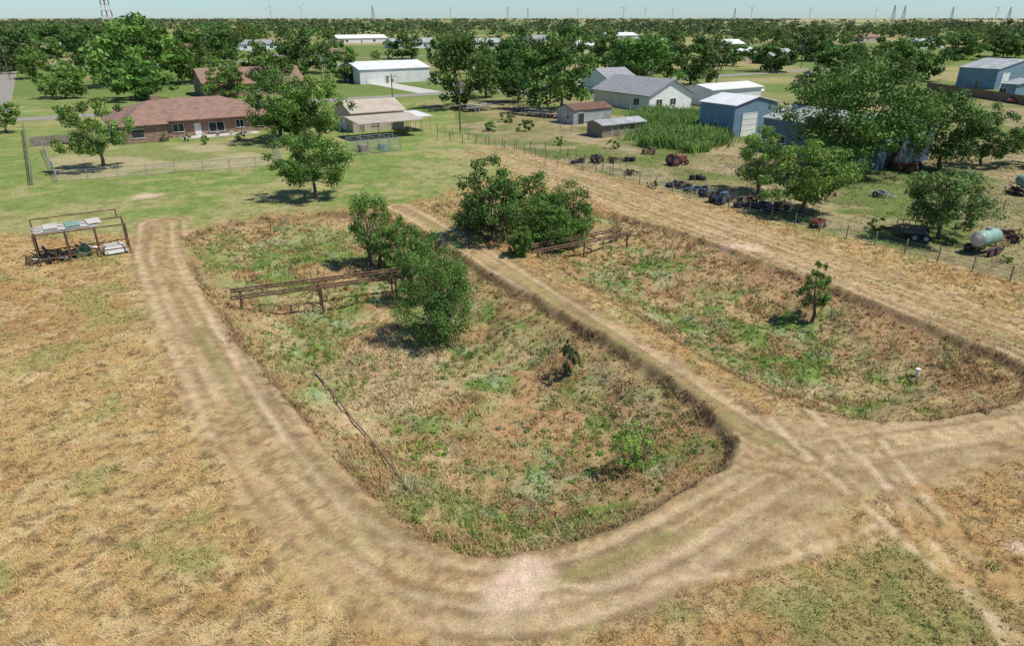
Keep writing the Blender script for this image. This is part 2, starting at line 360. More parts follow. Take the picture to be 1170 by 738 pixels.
V,cc=leafblobs(P,R,14,.035+.0005*y,cf*.7+C(.20,.22,.07)*.45,.5);quads('field_weeds',V,cc,[M_leaf])
Pl=[]
for (u,v,n,sp,col) in [(480,520,34,1.1,(.24,.37,.05)),(500,495,16,.9,(.28,.39,.06)),(400,440,24,1.2,(.2,.32,.05)),(340,400,30,1.5,(.18,.29,.05)),(660,505,16,1.2,(.24,.35,.06)),(535,408,26,1.1,(.12,.20,.05)),(285,270,34,2.6,(.19,.30,.05)),(240,285,30,2.,(.19,.30,.05)),(770,505,26,1.5,(.16,.27,.05)),(610,600,26,1.2,(.2,.30,.06)),(650,315,18,1.1,(.13,.22,.05)),(690,300,26,1.5,(.16,.26,.07)),(725,300,30,2.2,(.18,.28,.06)),(440,340,34,1.8,(.15,.26,.05)),(395,335,30,1.7,(.16,.27,.05)),(870,430,24,1.6,(.19,.28,.08)),(780,385,26,1.8,(.25,.32,.12)),(1080,430,20,1.8,(.29,.34,.16)),(960,470,18,1.6,(.18,.28,.06)),(545,612,18,.9,(.18,.28,.05)),(1095,635,10,.8,(.2,.29,.07)),(500,596,18,.9,(.19,.29,.06)),(630,590,16,1.2,(.30,.36,.18)),(590,520,20,1.7,(.28,.35,.16)),(560,560,20,1.6,(.26,.33,.14)),(700,330,16,1.6,(.16,.26,.06)),(330,350,24,2,(.17,.28,.05)),(620,540,20,2,(.2,.31,.06)),(700,470,12,1.2,(.17,.27,.06)),(380,380,20,1.4,(.16,.26,.05)),(820,400,18,1.6,(.18,.27,.07))]:
    c=G(u,v)
    for i in range(n):
        px=c[0]+random.gauss(0,sp);py=c[1]+random.gauss(0,sp*1.3);Pl.append((px,py,random.uniform(.12,.38),*[q*random.uniform(.8,1.2) for q in col]))
Pl=np.array(Pl);kk=np.maximum(sdp(Pl[:,0],Pl[:,1],PIT1),sdp(Pl[:,0],Pl[:,1],PIT2))>.1
kk|=(Pl[:,1]<19)&(Pl[:,0]>8);Pl=Pl[kk]
P=np.stack([Pl[:,0],Pl[:,1],Hf(Pl[:,0],Pl[:,1])+Pl[:,2]*.35],1)
V,cc=leafblobs(P,Pl[:,2],50,.058,Pl[:,3:6],.75);quads('green_forbs',V,cc,[M_leaf])
# ---------------- trees ------------------------------------------------------
def tube(p,q,r1,r2,n=5):
    p=np.array(p,float);q=np.array(q,float);d=q-p;d/=np.linalg.norm(d)+1e-9
    a=np.cross(d,[.3,.9,.2]);a/=np.linalg.norm(a)+1e-9;b=np.cross(d,a);t=np.arange(n)*2*np.pi/n
    r=np.outer(np.cos(t),a)+np.outer(np.sin(t),b);A=p+r*r1;B=q+r*r2
    return np.stack([A,np.roll(A,-1,0),np.roll(B,-1,0),B],1)
def tree_geo(base,h,w,cb=.2,ncl=60,nl=6000,ls=.2,tint=(.075,.135,.03),trunks=1,open_=0.,limbs=True,rk=1.):
    base=np.array(base,float)
    L=rng.normal(size=(9,3));L/=np.linalg.norm(L,axis=1)[:,None];La=rng.uniform(.75,1.12,9)
    d=rng.normal(size=(ncl,3));d/=np.linalg.norm(d,axis=1)[:,None]
    dots=np.clip(d@L.T,0,1)**4;env=.62+.42*(dots*La).max(1)
    r=rng.uniform(.25,1,ncl)**.55
    cl=d*(env*r)[:,None]
    lowm=cl[:,2]<-.55;cl[lowm,2]=-.55+rng.uniform(-.12,.12,lowm.sum());cl[:,:2]*=(1-.22*np.clip(cl[:,2],0,1))[:,None]
    R=rng.uniform(.12,.23,ncl)*(1-.3*open_)*rk
    per=max(6,int(nl/ncl))
    tc=np.array(tint)*rng.uniform(.68,1.34,(ncl,1))*rng.uniform(.92,1.08,(ncl,3))
    mnx,mxx=(cl[:,:2]-R[:,None]).min(0),(cl[:,:2]+R[:,None]).max(0);z0,z1=(cl[:,2]-R*.8).min(),(cl[:,2]+R*.8).max()
    k=w/np.mean(mxx-mnx);kz=h*(1-cb)/(z1-z0)
    off_=np.append(-(mnx+mxx)/2,-z0)
    S=np.array([k,k,kz]);Pc=(cl+off_)*S+base+[0,0,h*cb]
    V,cc=leafblobs(Pc,R*k,per,ls,tc,kz/k*.85,.3)
    tr=max(.05,.02*h+.03);T=[]
    for q_ in range(trunks):
        o=np.array([random.uniform(-1,1),random.uniform(-1,1),0])*(.08*w if trunks>1 else 0)
        p0=base+o-[0,0,.2];lean=rng.normal(0,.02,3)*h;lean[2]=0
        fork=base+o*1.5+[0,0,h*(cb+.12)]+lean;mid=(p0+fork)/2+rng.normal(0,.012,3)*h
        T+= [tube(p0,mid,tr*1.25,tr,7 if limbs else 4),tube(mid,fork,tr,tr*.8,7 if limbs else 4)]
        if limbs:
            for i in rng.choice(ncl,min(ncl,14 if nl>3000 else 5),replace=False):
                q=Pc[i];m=fork*.5+q*.5+rng.normal(0,.03,3)*h;m[2]-=.02*h
                T+=[tube(fork,m,tr*.45,tr*.25),tube(m,q,tr*.25,tr*.06)]
    T=np.concatenate(T);VV=np.concatenate([V,T]);CC=np.concatenate([cc,np.tile([.1,.08,.06],(len(T),1))])
    mi=np.concatenate([np.zeros(len(V)),np.ones(len(T))]);return VV,CC,mi
def tree(name,u,v,vt,wpx,cb=.16,nl=6000,ncl=60,tint=(.075,.135,.03),lsk=1.,flat=True,**kw):
    p=G(u,v) if not flat else np.array([*g0(u,v),0.]);p[2]=H1(p[0],p[1])
    depth=p[1]*c_+HC*s_;w=wpx*depth/F;ty=p[1];h=max(.6,z_at(ty,vt)-p[2])
    ls=max(.06,w*1.65/math.sqrt(nl))*lsk
    V,Cc,mi=tree_geo(p,h,w,cb,ncl,nl,ls,tint,**kw);return quads(name,V,Cc,[M_leaf,M_bark],mi)
D=(.10,.18,.04);Mg=(.13,.235,.048);Lg=(.17,.275,.058)
tree('tree',118,194,112,82,.16,8000,tint=Lg,open_=.4)
tree('tree',360,227,146,98,.14,12000,90,tint=Mg)
tree('tree',323,162,78,76,.1,8000,70,tint=Mg);tree('tree',365,165,86,84,.1,8000,70,tint=Lg);tree('tree',345,158,95,70,.1,6000,tint=Mg)
tree('pit_tree',430,304,216,60,.12,8000,70,tint=Mg,flat=False,trunks=2);tree('pit_tree',462,315,246,66,.05,7000,60,tint=Mg,flat=False,trunks=2)
tree('pit_tree',499,390,262,106,.0,22000,170,tint=(.115,.215,.045),flat=False,trunks=3)
tree('pit_tree',476,345,256,56,.02,5000,60,tint=Mg,flat=False,trunks=2)
for (u,v,vt,w) in [(568,274,176,98),(612,272,194,98),(650,278,203,64),(596,292,256,34),(632,288,230,74),(540,264,213,50)]:
    tree('multi_stem_tree',u,v,vt,w,.0,10000,100,tint=Mg if u!=568 else D,flat=False,trunks=3)
tree('sapling_tree',927,368,300,46,.2,3600,40,tint=Mg,flat=False,open_=.2)
tree('desert_willow_shrub',722,534,482,62,.03,2600,36,tint=(.25,.38,.08),flat=False,trunks=3,open_=.4,lsk=.75)
tree('cedar_shrub',652,428,391,24,.0,3000,26,tint=(.09,.12,.055),flat=False,lsk=.8)
tree('tree',866,222,146,76,.12,8000,tint=Lg);tree('tree',915,243,160,120,.18,12000,90,tint=Lg)
tree('tree',972,200,48,175,.12,20000,170,tint=(.115,.205,.045));tree('tree',925,165,72,90,.1,7000,tint=D)
tree('tree',1075,194,100,100,.1,10000,90,tint=D);tree('tree',1122,190,116,66,.1,6000,tint=D)
tree('tree',1072,273,192,118,.18,12000,100,tint=(.155,.235,.07));tree('tree',1180,190,128,60,.15,3500,tint=Lg)
tree('tree',8,152,108,44,.15,2500,tint=Mg)
mid=[(165,98,14,122,Mg),(75,112,68,60,Lg),(155,114,62,90,Mg),(262,112,74,52,Mg),(300,105,46,86,D),(395,94,48,50,Mg),(225,95,28,66,D),(530,124,34,86,D),(592,118,45,64,D),(640,128,34,104,Mg),
(712,98,42,58,D),(738,99,36,86,Mg),(788,98,38,66,D),(880,82,44,64,D),(1010,94,42,80,D),(1060,92,40,76,D),(830,76,44,56,D),(1100,68,36,60,D),(1145,66,36,60,D),(20,74,34,66,D),(575,95,28,76,D),(350,84,32,74,D),(120,84,28,76,D),(40,90,52,44,Mg),(510,84,36,56,D),(1052,150,100,60,D),(960,88,44,66,D),(690,80,34,60,D),(760,74,32,60,D),(930,70,32,60,D),(250,72,26,60,D),(70,66,26,60,D),(190,78,30,56,D),(650,66,28,56,D),(555,112,52,50,Mg),(460,68,38,50,D)]
for (u,v,vt,w,t) in mid: tree('tree',u,v,vt,w,.04,4200,60,tint=np.array(t)*random.uniform(.85,1.15)*np.array([random.uniform(.9,1.15),1,1]))
HOUSES=[(672,60,22,14,'metw','metw','x'),(905,74,16,10,'red','gmet','x'),(845,58,22,12,'metw','metw','x'),(760,56,24,12,'white','shingg','x'),(370,70,26,12,'brick','shing2','hip'),(480,56,30,14,'metw','gmet','x'),(205,62,26,14,'brick','shing','hip'),(110,60,24,12,'brick','shing2','hip'),(560,56,26,12,'tan','gmet','x'),(1080,56,28,14,'metw','gmet','x'),(630,50,30,16,'white','shingg','hip'),(860,72,16,9,'tan','metw','x'),(960,62,24,13,'white','shing2','x'),(300,58,28,14,'white','shingg','hip'),(420,50,40,18,'metw','metw','x'),(1010,48,30,16,'tan','shing','hip'),(45,52,30,15,'white','shing2','hip'),(720,46,34,16,'metw','metw','x')]
VS=[];CS=[];MS=[]
def clearing(u,v):
    if (395<u<520 and 70<v<110) or (830<u<1050 and 72<v<96) or (1060<u<1200 and 66<v) or (210<u<380 and v>78) or v>86: return True
    return any(abs(u-h_[0]-4)<.55*h_[2]*(h_[1]-20)/HC+5 and h_[1]-3<v<h_[1]+(h_[1]-20)*.6 for h_ in HOUSES)
def addt(x,y,h,w,n,ncl,ls,t,cb=.05):
    V,Cc,mi=tree_geo((x,y,0),h,w,cb,ncl,n,ls,t,limbs=False,rk=1.15);VS.append(V);CS.append(Cc);MS.append(mi)
for i in range(1350):
    yy=250*(750/250)**random.random();xx=random.uniform(-1,1)*(.84*yy+20);u,v=uvof(xx,yy)
    if clearing(u,v) or vn(np.array([xx*.02]),np.array([yy*.013]),5)[0]<.33: continue
    h=random.choice([random.uniform(4,7),random.uniform(6,10),random.uniform(9,13)])+(2.5 if u<350 else 0);w=h*random.uniform(.8,1.4);k=random.uniform(.65,1.3)
    t=np.array((.115,.19,.05))*k*np.array([random.uniform(.85,1.35),1,random.uniform(.9,1.2)])
    addt(xx,yy,h,w,380,24,w*.058,t)
for i in range(2000):
    yy=700*(2500/700)**random.random();xx=random.uniform(-1,1)*(.84*yy+20);u,v=uvof(xx,yy)
    if clearing(u,v) or vn(np.array([xx*.006]),np.array([yy*.004]),8)[0]<.28: continue
    h=random.uniform(5,13)*(1 if random.random()<.9 else 1.25);w=h*random.uniform(1.2,2.2);k=random.uniform(.7,1.25)
    addt(xx,yy,h,w,110,12,w*.085,np.array((.12,.18,.07))*k*np.array([random.uniform(.9,1.2),1,1]),0)  # paler, bluer tint than nearer trees: haze put into the leaf colour
for i in range(800):
    yy=2400*(6500/2400)**random.random();xx=random.uniform(-1,1)*(.84*yy+20)
    if vn(np.array([xx*.0012]),np.array([yy*.0008]),3)[0]<(.25 if xx<500 else .48): continue
    h=random.uniform(7,13);w=random.uniform(25,55)
    addt(xx,yy,h,w,70,12,3.6,np.array((.13,.18,.10))*random.uniform(.85,1.15),0)  # farthest belt is bluest, distance haze painted into its leaf colour
quads('distant_trees',np.concatenate(VS),np.concatenate(CS),[M_leaf,M_bark],np.concatenate(MS))
# ---------------- roads ------------------------------------------------------
def strip(name,p,dirv,L0,L1,w,m,z=.03):
    n=np.array([-dirv[1],dirv[0]]);b=MB();a=p+dirv*L0;e=p+dirv*L1;K=40;vs=[];
    for i in range(K+1):
        q_=a+(e-a)*i/K;vs+=[(*(q_-n*w/2),z),(*(q_+n*w/2),z)]
    b.add(vs,[(2*i,2*i+2,2*i+3,2*i+1)for i in range(K)],m);return b.obj(name)
strip('street',g0(20,137),Wd,-30,260,6.0,M_asph,.03)
strip('gravel_road',g0(2,110),Ld,-1500,46,4.5,M_asph,.034)
strip('driveway',g0(480,104),-Ld,-6,30,7,M_conc,.038)
strip('street',g0(620,110),-Ld,0,800,6,M_asph,.034)
strip('street',g0(560,62),Wd,-400,500,6,M_asph,.042)
# ---------------- buildings --------------------------------------------------
def solve(p,dirv,ur):
    k=(ur-585)/F;return (k*(p[1]*c_+HC*s_)-p[0])/(dirv[0]-k*dirv[1]*c_)
def building(name,uv,ur=None,w=None,d=8,du=None,eave=3,rise=1.5,axis='x',wall=None,roof=None,over=.4,ops=[],rot=GRID,extra=None):
    p=g0(*uv);ax=np.array([math.cos(rot),math.sin(rot)]);ay=np.array([-ax[1],ax[0]])
    if w is None: w=solve(p,ax,ur)
    if du is not None: d=solve(p,ay,du)
    e=empty(name,(p[0],p[1],0),rot)
    b=MB();b0=-.1
    if axis=='x':
        vs=[(0,0,b0),(w,0,b0),(w,d,b0),(0,d,b0),(0,0,eave),(w,0,eave),(w,d,eave),(0,d,eave),(0,d/2,eave+rise),(w,d/2,eave+rise)]
        fs=[(0,1,5,4),(1,2,6,9,5),(2,3,7,6),(3,0,4,8,7)]
    elif axis=='y':
        vs=[(0,0,b0),(w,0,b0),(w,d,b0),(0,d,b0),(0,0,eave),(w,0,eave),(w,d,eave),(0,d,eave),(w/2,0,eave+rise),(w/2,d,eave+rise)]
        fs=[(0,1,5,8,4),(1,2,6,5),(2,3,7,9,6),(3,0,4,7)]
    else:
        vs=[(0,0,b0),(w,0,b0),(w,d,b0),(0,d,b0),(0,0,eave),(w,0,eave),(w,d,eave),(0,d,eave)];fs=[(0,1,5,4),(1,2,6,5),(2,3,7,6),(3,0,4,7)]
    b.add(vs,fs,wall);b.obj('walls',e)
    r=MB();th=.14
    def slab(a,b_,c,dd):
        vs=[a,b_,c,dd]+[(q[0],q[1],q[2]+th) for q in (a,b_,c,dd)];r.add(vs,[(3,2,1,0),(4,5,6,7),(0,1,5,4),(1,2,6,5),(2,3,7,6),(3,0,4,7)],roof)
    o=over
    if axis=='x':
        s=rise/(d/2);ze=eave-o*s+.02;zr=eave+rise+.02
        slab((-o,-o,ze),(w+o,-o,ze),(w+o,d/2,zr),(-o,d/2,zr));slab((-o,d/2,zr+.003),(w+o,d/2,zr+.003),(w+o,d+o,ze),(-o,d+o,ze))
    elif axis=='y':
        s=rise/(w/2);ze=eave-o*s+.02;zr=eave+rise+.02
        slab((-o,-o,ze),(w/2,-o,zr),(w/2,d+o,zr),(-o,d+o,ze));slab((w/2,-o,zr+.003),(w+o,-o,ze),(w+o,d+o,ze),(w/2,d+o,zr+.003))
    elif axis=='hip':
        z0=eave-.02;zr=eave+rise;k=min(w,d)/2
        A=[(-o,-o,z0),(w+o,-o,z0),(w+o,d+o,z0),(-o,d+o,z0),(k,d/2,zr),(w-k,d/2,zr)]+[(-o,-o,z0-.15),(w+o,-o,z0-.15),(w+o,d+o,z0-.15),(-o,d+o,z0-.15)]
        r.add(A,[(0,1,5,4),(1,2,5),(2,3,4,5),(3,0,4),(6,7,1,0),(7,8,2,1),(8,9,3,2),(9,6,0,3),(9,8,7,6)],roof)
    r.obj('roof',e)
    for (sd,t,ow,z0,oh,kind) in ops:
        q=MB();m={'win':M_glass,'door':M_wood,'gar':M_white,'dark':M_black,'wd':M_white}[kind]  # dark kind: flat black panel painting in the shade inside an open bay
        def bx(u0,u1,za,zb,pr,mm):
            if sd=='f': q.box(((u0+u1)/2,-pr/2,(za+zb)/2),(u1-u0,pr,zb-za),mm)
            if sd=='l': q.box((-pr/2,(u0+u1)/2,(za+zb)/2),(pr,u1-u0,zb-za),mm)
        bx(t,t+ow,z0,z0+oh,.05,m)
        fm=M_white;fw=.07
        bx(t-fw,t-.002,z0-fw,z0+oh+fw,.1,fm);bx(t+ow+.002,t+ow+fw,z0-fw,z0+oh+fw,.1,fm)
        bx(t,t+ow,z0+oh+.002,z0+oh+fw,.09,fm)
        if kind=='win': bx(t,t+ow,z0-fw,z0-.002,.12,fm);bx(t+ow/2-.03,t+ow/2+.03,z0+.01,z0+oh-.01,.08,fm)
        if kind=='gar':
            for i in range(1,4): bx(t+.03,t+ow-.03,z0+oh*i/4-.02,z0+oh*i/4+.02,.07,M_steel)
        q.obj({'win':'window','door':'door','gar':'garage_door','dark':'open_bay_shade','wd':'door'}[kind],e)
    if extra: extra(e,w,d)
    return e,w,d
def chim(e,w,d):
    b=MB();b.box((w*.3,d*.62,4.9),(1.2,.8,3),M_brick);b.box((w*.3,d*.62,6.47),(1.4,1.0,.12),M_conc);b.obj('chimney',e)
def housex(e,w,d):
    b=MB();b.box((w*.3,d*.5,5.0),(1.2,.8,2.2),M_brick);b.obj('chimney',e)
    b=MB();x0,x1,y0=.8,7.2,-3.2
    b.add([(x0,y0,-.1),(x1,y0,-.1),(x1,0,-.1),(x0,0,-.1),(x0,y0,2.7),(x1,y0,2.7),(x1,-.01,2.7),(x0,-.01,2.7)],[(0,1,5,4),(1,2,6,5),(3,0,4,7)],M_brick);b.obj('wing_walls',e)
    b=MB();zr=4.9;b.add([(x0-.4,y0-.5,2.72),(x1+.4,y0-.5,2.72),((x0+x1)/2,3.0,zr),(x0-.4,1.0,2.75),(x1+.4,1.0,2.75),((x0+x1)/2,.7,zr-.02)],[(0,1,5),(1,4,2,5),(3,0,5,2)],M_shing);b.obj('wing_roof',e)
    b=MB();b.box((x0+2.2,y0-.04,1.5),(1.6,.07,1.2),M_glass);b.box((x0+2.2,y0-.03,.82),(1.8,.1,.1),M_white);b.box((x0+2.2,y0-.03,2.16),(1.8,.1,.1),M_white);b.obj('wing_window',e)
    b=MB();b.box((w*.62,-1.6,.06),(w*.5,2.6,.12),M_conc);b.obj('patio',e)
    b=MB()
    for i in range(5):
        b.beam((w*.42+i*2.2,-2.4,.12),(w*.42+i*2.2,-2.4,.6),.25,M_conc if i%2 else M_brick,8,.32)
    b.box((w*.8,-1.8,.5),(1.4,.7,.1),M_wood);b.box((w*.8,-1.5,.75),(1.4,.1,.5),M_wood);b.obj('patio_furniture',e)
    b=MB()
    for vx,vy in((.4,.6),(.55,.65),(.7,.6)): b.beam((w*vx,d*vy,4),(w*vx,d*vy,5.2),.1,M_steel,8)
    b.obj('roof_vents',e)
building('brick_house',(133,163),ur=314,d=14,eave=2.8,rise=2.7,axis='hip',wall=M_brick,roof=M_shing,over=.8,ops=[('f',8.5,1.6,.9,1.2,'win'),('f',11.8,.9,0,2.0,'wd'),('f',14,2.4,.5,1.5,'win'),('f',18.4,1.2,.9,1.2,'win'),('f',21.5,1.4,.9,1.2,'win'),('l',3,1.4,.9,1.2,'win'),('l',8,1.4,.9,1.2,'win')],extra=housex)
building('brick_house',(236,112),ur=348,d=15,eave=3,rise=3.2,axis='x',wall=M_brick,roof=M_shing2,over=.6,ops=[('f',4,2,1,1.3,'win'),('f',12,1.1,0,2.1,'wd'),('f',18,2,1,1.3,'win'),('l',4,1.6,1,1.2,'win')],extra=chim)
building('white_metal_garage',(412,97),ur=491,d=17,eave=4.0,rise=1.7,wall=M_metw,roof=M_metw,over=.3,ops=[('f',2,3.2,.05,2.8,'gar'),('f',8,1.0,.05,2.1,'door'),('f',12,3.2,.05,2.8,'gar'),('l',5,4,.05,3,'dark')])
building('tan_metal_building',(404,152),ur=462,d=9,eave=3.2,rise=1.5,wall=M_tan,roof=M_tan,over=.4,ops=[('f',1.2,.9,.05,2.0,'door'),('f',3.4,1.5,1,1.1,'win'),('l',3,2.6,.05,2.3,'gar')])
def carport(name,uv,ur,d,h,m,slope=.4):
    p=g0(*uv);w=solve(p,Wd,ur);e=empty(name,(p[0],p[1],0),GRID);b=MB()
    for x_ in (0,w/2,w):
        for y_ in (0,d): b.beam((x_,y_,-.1),(x_,y_,h+slope*y_/d),.06,M_steel)
    b.obj('posts',e);b=MB();vs=[(-.3,-.3,h),(w+.3,-.3,h),(w+.3,d+.3,h+slope),(-.3,d+.3,h+slope)];vs+=[(a,b_,c+.12) for a,b_,c in vs]
    b.add(vs,[(3,2,1,0),(4,5,6,7),(0,1,5,4),(1,2,6,5),(2,3,7,6),(3,0,4,7)],m);b.obj('roof',e)
carport('carport',(412,162),483,5.5,2.6,M_tan,.5);carport('patio_cover',(470,152),492,6,2.5,M_metw,.2)
p=g0(408,178);w=solve(p,Wd,458);b=MB()
for x_ in np.linspace(0,w,5):
    for y_ in (0,4): b.beam((x_,y_,0),(x_,y_,2),.06,M_steel)
    b.beam((x_,0,2),(x_,4,2),.04,M_steel)
for z_ in np.linspace(.1,2,9):
    for y_ in (0,4): b.beam((0,y_,z_),(w,y_,z_),.018 if z_<1.9 else .045,M_steel,4)
    for x_ in np.linspace(0,w,5): b.beam((x_,0,z_),(x_,4,z_),.014,M_steel,4)
b.box((w*.3,2.6,.5),(1.3,1,.9),M_wood);b.box((w*.75,2.6,.4),(1.2,1,.8),M_tank)
b.obj('dog_kennel',loc=(p[0],p[1],0),rot=GRID)
building('gray_roof_house',(741,128),ur=789,d=18,eave=3.2,rise=2.8,axis='y',wall=M_white,roof=M_shingg,over=.5,ops=[('f',2,1.6,1,1.3,'win'),('f',6,1.6,1,1.3,'win'),('l',3,1.6,1,1.3,'win'),('l',9,1.2,0,2.1,'wd')])
building('gray_roof_house',(697,108),ur=728,d=12,eave=3.2,rise=2.6,axis='x',wall=M_white,roof=M_shingg,over=.5,ops=[('f',2,1.6,1,1.3,'win'),('l',3,1.6,1,1.3,'win')])
building('storage_shed',(655,143),ur=698,d=5,eave=2.5,rise=.8,wall=M_gmet,roof=M_rust,over=.2,ops=[('f',1,1.4,.05,1.9,'dark'),('l',1,1,.8,.8,'win')])
building('storage_shed',(688,158),ur=735,d=4,eave=2.0,rise=.5,wall=M_wood,roof=M_gmet,over=.4,ops=[('f',2,1.2,.05,1.7,'door')])
building('blue_metal_workshop',(836,158),ur=884,du=797,eave=5,rise=1.1,axis='y',wall=M_blue,roof=M_metw,over=.25,ops=[('f',2,3.6,.05,3.6,'gar'),('l',3,1,.05,2.1,'door')])
building('white_trailer_shed',(812,122),ur=868,d=9,eave=3.4,rise=.8,axis='x',wall=M_metw,roof=M_metw,ops=[('f',2,1.4,1,1.1,'win')])
building('slate_blue_barn',(1000,195),ur=1060,du=868,eave=4.6,rise=1.3,axis='y',wall=M_dblue,roof=M_gmet,over=.3,ops=[('l',3,3.5,.05,3.3,'dark'),('f',1.5,3.5,.05,3.3,'dark'),('l',14,1.5,1.4,1,'win')])
building('blue_metal_barn',(1135,103),ur=1190,du=1091,eave=5.2,rise=2,axis='y',wall=M_blue,roof=M_gmet,over=.3,ops=[('f',3,4,.05,4,'gar'),('l',4,1.2,.05,2.1,'door')])
building('blue_shed',(1158,112),ur=1200,du=1140,eave=3,rise=.8,axis='y',wall=M_blue,roof=M_gmet,ops=[('l',2,1.5,1,1,'win')])
MM=dict(metw=M_metw,red=M_red,gmet=M_gmet,white=M_white,shingg=M_shingg,brick=M_brick,shing=M_shing,shing2=M_shing2,tan=M_tan)
for (u,v,w,d,wm,rm,ax) in HOUSES:
    building('town_house',(u-w*(v-20)/HC/2,v),w=w,d=d,eave=3.4,rise=2.2,axis=ax,wall=MM[wm],roof=MM[rm],over=.5,ops=[('f',w*.15,2,.9,1.4,'win'),('f',w*.45,1.1,0,2.1,'door'),('f',w*.7,2,.9,1.4,'win'),('l',d*.4,1.6,.9,1.3,'win')])
# ---------------- fences -----------------------------------------------------
def fence(name,pts,step,h,mp,mw,wires=4,pr=.05,toprail=False,wr=.009):
    b=MB()
    for i in range(len(pts)-1):
        a,e=np.array(pts[i]),np.array(pts[i+1]);L=np.linalg.norm(e-a);n=max(1,int(L/step))
        for k in range(n+1):
            q_=a+(e-a)*k/n;z=H1(*q_);jt=random.uniform(-.06,.06);b.beam((q_[0],q_[1],z-.2),(q_[0]+jt*.5,q_[1]+jt,z+h*random.uniform(.93,1.05)),pr,mp,5)
        for k in range(wires):
            zz=h*(k+.7)/wires*.97;b.beam((*a,zz),(*e,zz),wr,mw,3)
        if toprail: b.beam((*a,h*.97),(*e,h*.97),.03,mw,4)
    return b.obj(name)
fence('wire_fence',[g0(500,150),g0(1200,334)],2.6,1.25,M_wood,M_steel,4,.06)
fence('chain_link_fence',pl([(66,208),(322,189),(312,160)]),3,1.3,M_steel,M_steel,7,.05,True,.012)
fence('chain_link_fence',pl([(66,208),(50,172),(120,163)]),3,1.3,M_steel,M_steel,7,.05,True,.012)
fence('pipe_fence',pl([(500,160),(640,175),(700,200)]),2.4,1.3,M_rust,M_steel,4,.05)
fence('wire_fence',pl([(640,148),(720,160),(820,172)]),2.4,1.2,M_wood,M_steel,3,.05)
fence('pipe_fence',pl([(985,205),(1060,215),(1180,250)]),3.,1.1,M_rust,M_steel,3,.05)
fence('wooden_rail_fence',pl([(28,150),(38,212)]),2.6,1.4,M_wood,M_wood,3,.09,False,.06)
def panel_fence(name,a,e,h,m):
    b=MB();L=np.linalg.norm(e-a);n=int(L/2.4);an=math.atan2(*(e-a)[::-1])
    for k in range(n):
        q_=a+(e-a)*(k+.5)/n;b.box((q_[0],q_[1],h/2),(L/n-.06,.05,h),m,an);q2=a+(e-a)*k/n;b.box((q2[0],q2[1],h/2+.05),(.12,.12,h+.1),M_wood,an)
    b.obj(name)
panel_fence('brown_panel_fence',g0(1058,103),g0(1180,122),2.0,M_cloth)
panel_fence('wooden_fence',g0(36,168),g0(85,164),1.4,M_wood)
# ---------------- poles, towers ---------------------------------------------
def upole(u,v,vt):
    p=g0(u,v);h=z_at(p[1],vt);b=MB();r=max(.14,.0006*p[1]);b.beam((0,0,-.3),(0,0,h),r,M_pole,8,r*.7);b.box((0,0,h-.7),(2.4,.12,.14),M_pole,GRID);
    for k in(-1,0,1): b.beam((k*Wd[0],k*Wd[1],h-.62),(k*Wd[0],k*Wd[1],h-.35),.06,M_white,5)
    b.beam((.3,0,h-1.9),(.3,0,h-1.1),.2,M_steel,8);b.obj('utility_pole',loc=(p[0],p[1],0))
for q in [(526,152,93),(449,118,84),(370,112,60),(12,92,52),(6,70,38),(4,56,28),(240,80,38),(600,88,40),(818,100,60),(1028,80,38),(915,78,42),(660,66,30),(1160,66,30),(700,56,24),(95,66,26)]: upole(*q)
def lattice(name,x,y,h,w,r,m,arms=True):
    b=MB();n=7
    def cor(z): k=(1-z/h)*w/2+w*.06;return [(-k,-k,z),(k,-k,z),(k,k,z),(-k,k,z)]
    for i in range(n):
        A=cor(h*i/n);B=cor(h*(i+1)/n)
        for k in range(4): b.beam(A[k],B[k],r,m,4);b.beam(A[k],B[(k+1)%4],r*.6,m,3);b.beam(B[k],B[(k+1)%4],r*.6,m,3)
    if arms:
        for z_ in (.75,.85,.95): b.box((0,0,h*z_),(w*.9,r*2,r*2),m,GRID)
    return b.obj(name,loc=(x,y,0))
for u,dist,h in [(1018,1500,40),(1030,1700,42),(1085,1900,42),(580,2000,44),(427,1700,42),(603,2100,42),(1150,1800,40),(838,2200,42)]:
    k=(u-585)/F;lattice('transmission_tower',k*(dist*c_+HC*s_),dist,h,8,.34,M_steel)
y_=900.;x_=(127-585)/F*(y_*c_+HC*s_);b=MB()
for k in range(6):
    a=k*math.pi/3;p0=Vector((8*math.cos(a),8*math.sin(a),0));p1=Vector((4.6*math.cos(a),4.6*math.sin(a),38));a2=a+math.pi/3
    for j in range(6):
        b.beam(p0.lerp(p1,j/6),p0.lerp(p1,(j+1)/6),.5,M_red if j%2 else M_white,6)
        q0=Vector((8*math.cos(a2),8*math.sin(a2),0)).lerp(Vector((4.6*math.cos(a2),4.6*math.sin(a2),38)),(j+1)/6);b.beam(p0.lerp(p1,(j+1)/6),q0,.2,M_red,4)
prof=[(0,36.5),(3.5,37),(5.5,39),(6,42),(6,45),(4.5,48),(0,50)];n=20;vs=[];fs=[]
for r_,z_ in prof:
    for i in range(n): vs.append((max(r_,.01)*math.cos(i*2*math.pi/n),max(r_,.01)*math.sin(i*2*math.pi/n),z_))
for j in range(len(prof)-1):
    for i in range(n): fs.append((j*n+i,j*n+(i+1)%n,(j+1)*n+(i+1)%n,(j+1)*n+i))
b.add(vs,fs,M_red);b.beam((0,0,0),(0,0,37),.9,M_white,8);b.obj('water_tower',loc=(x_,y_,0))
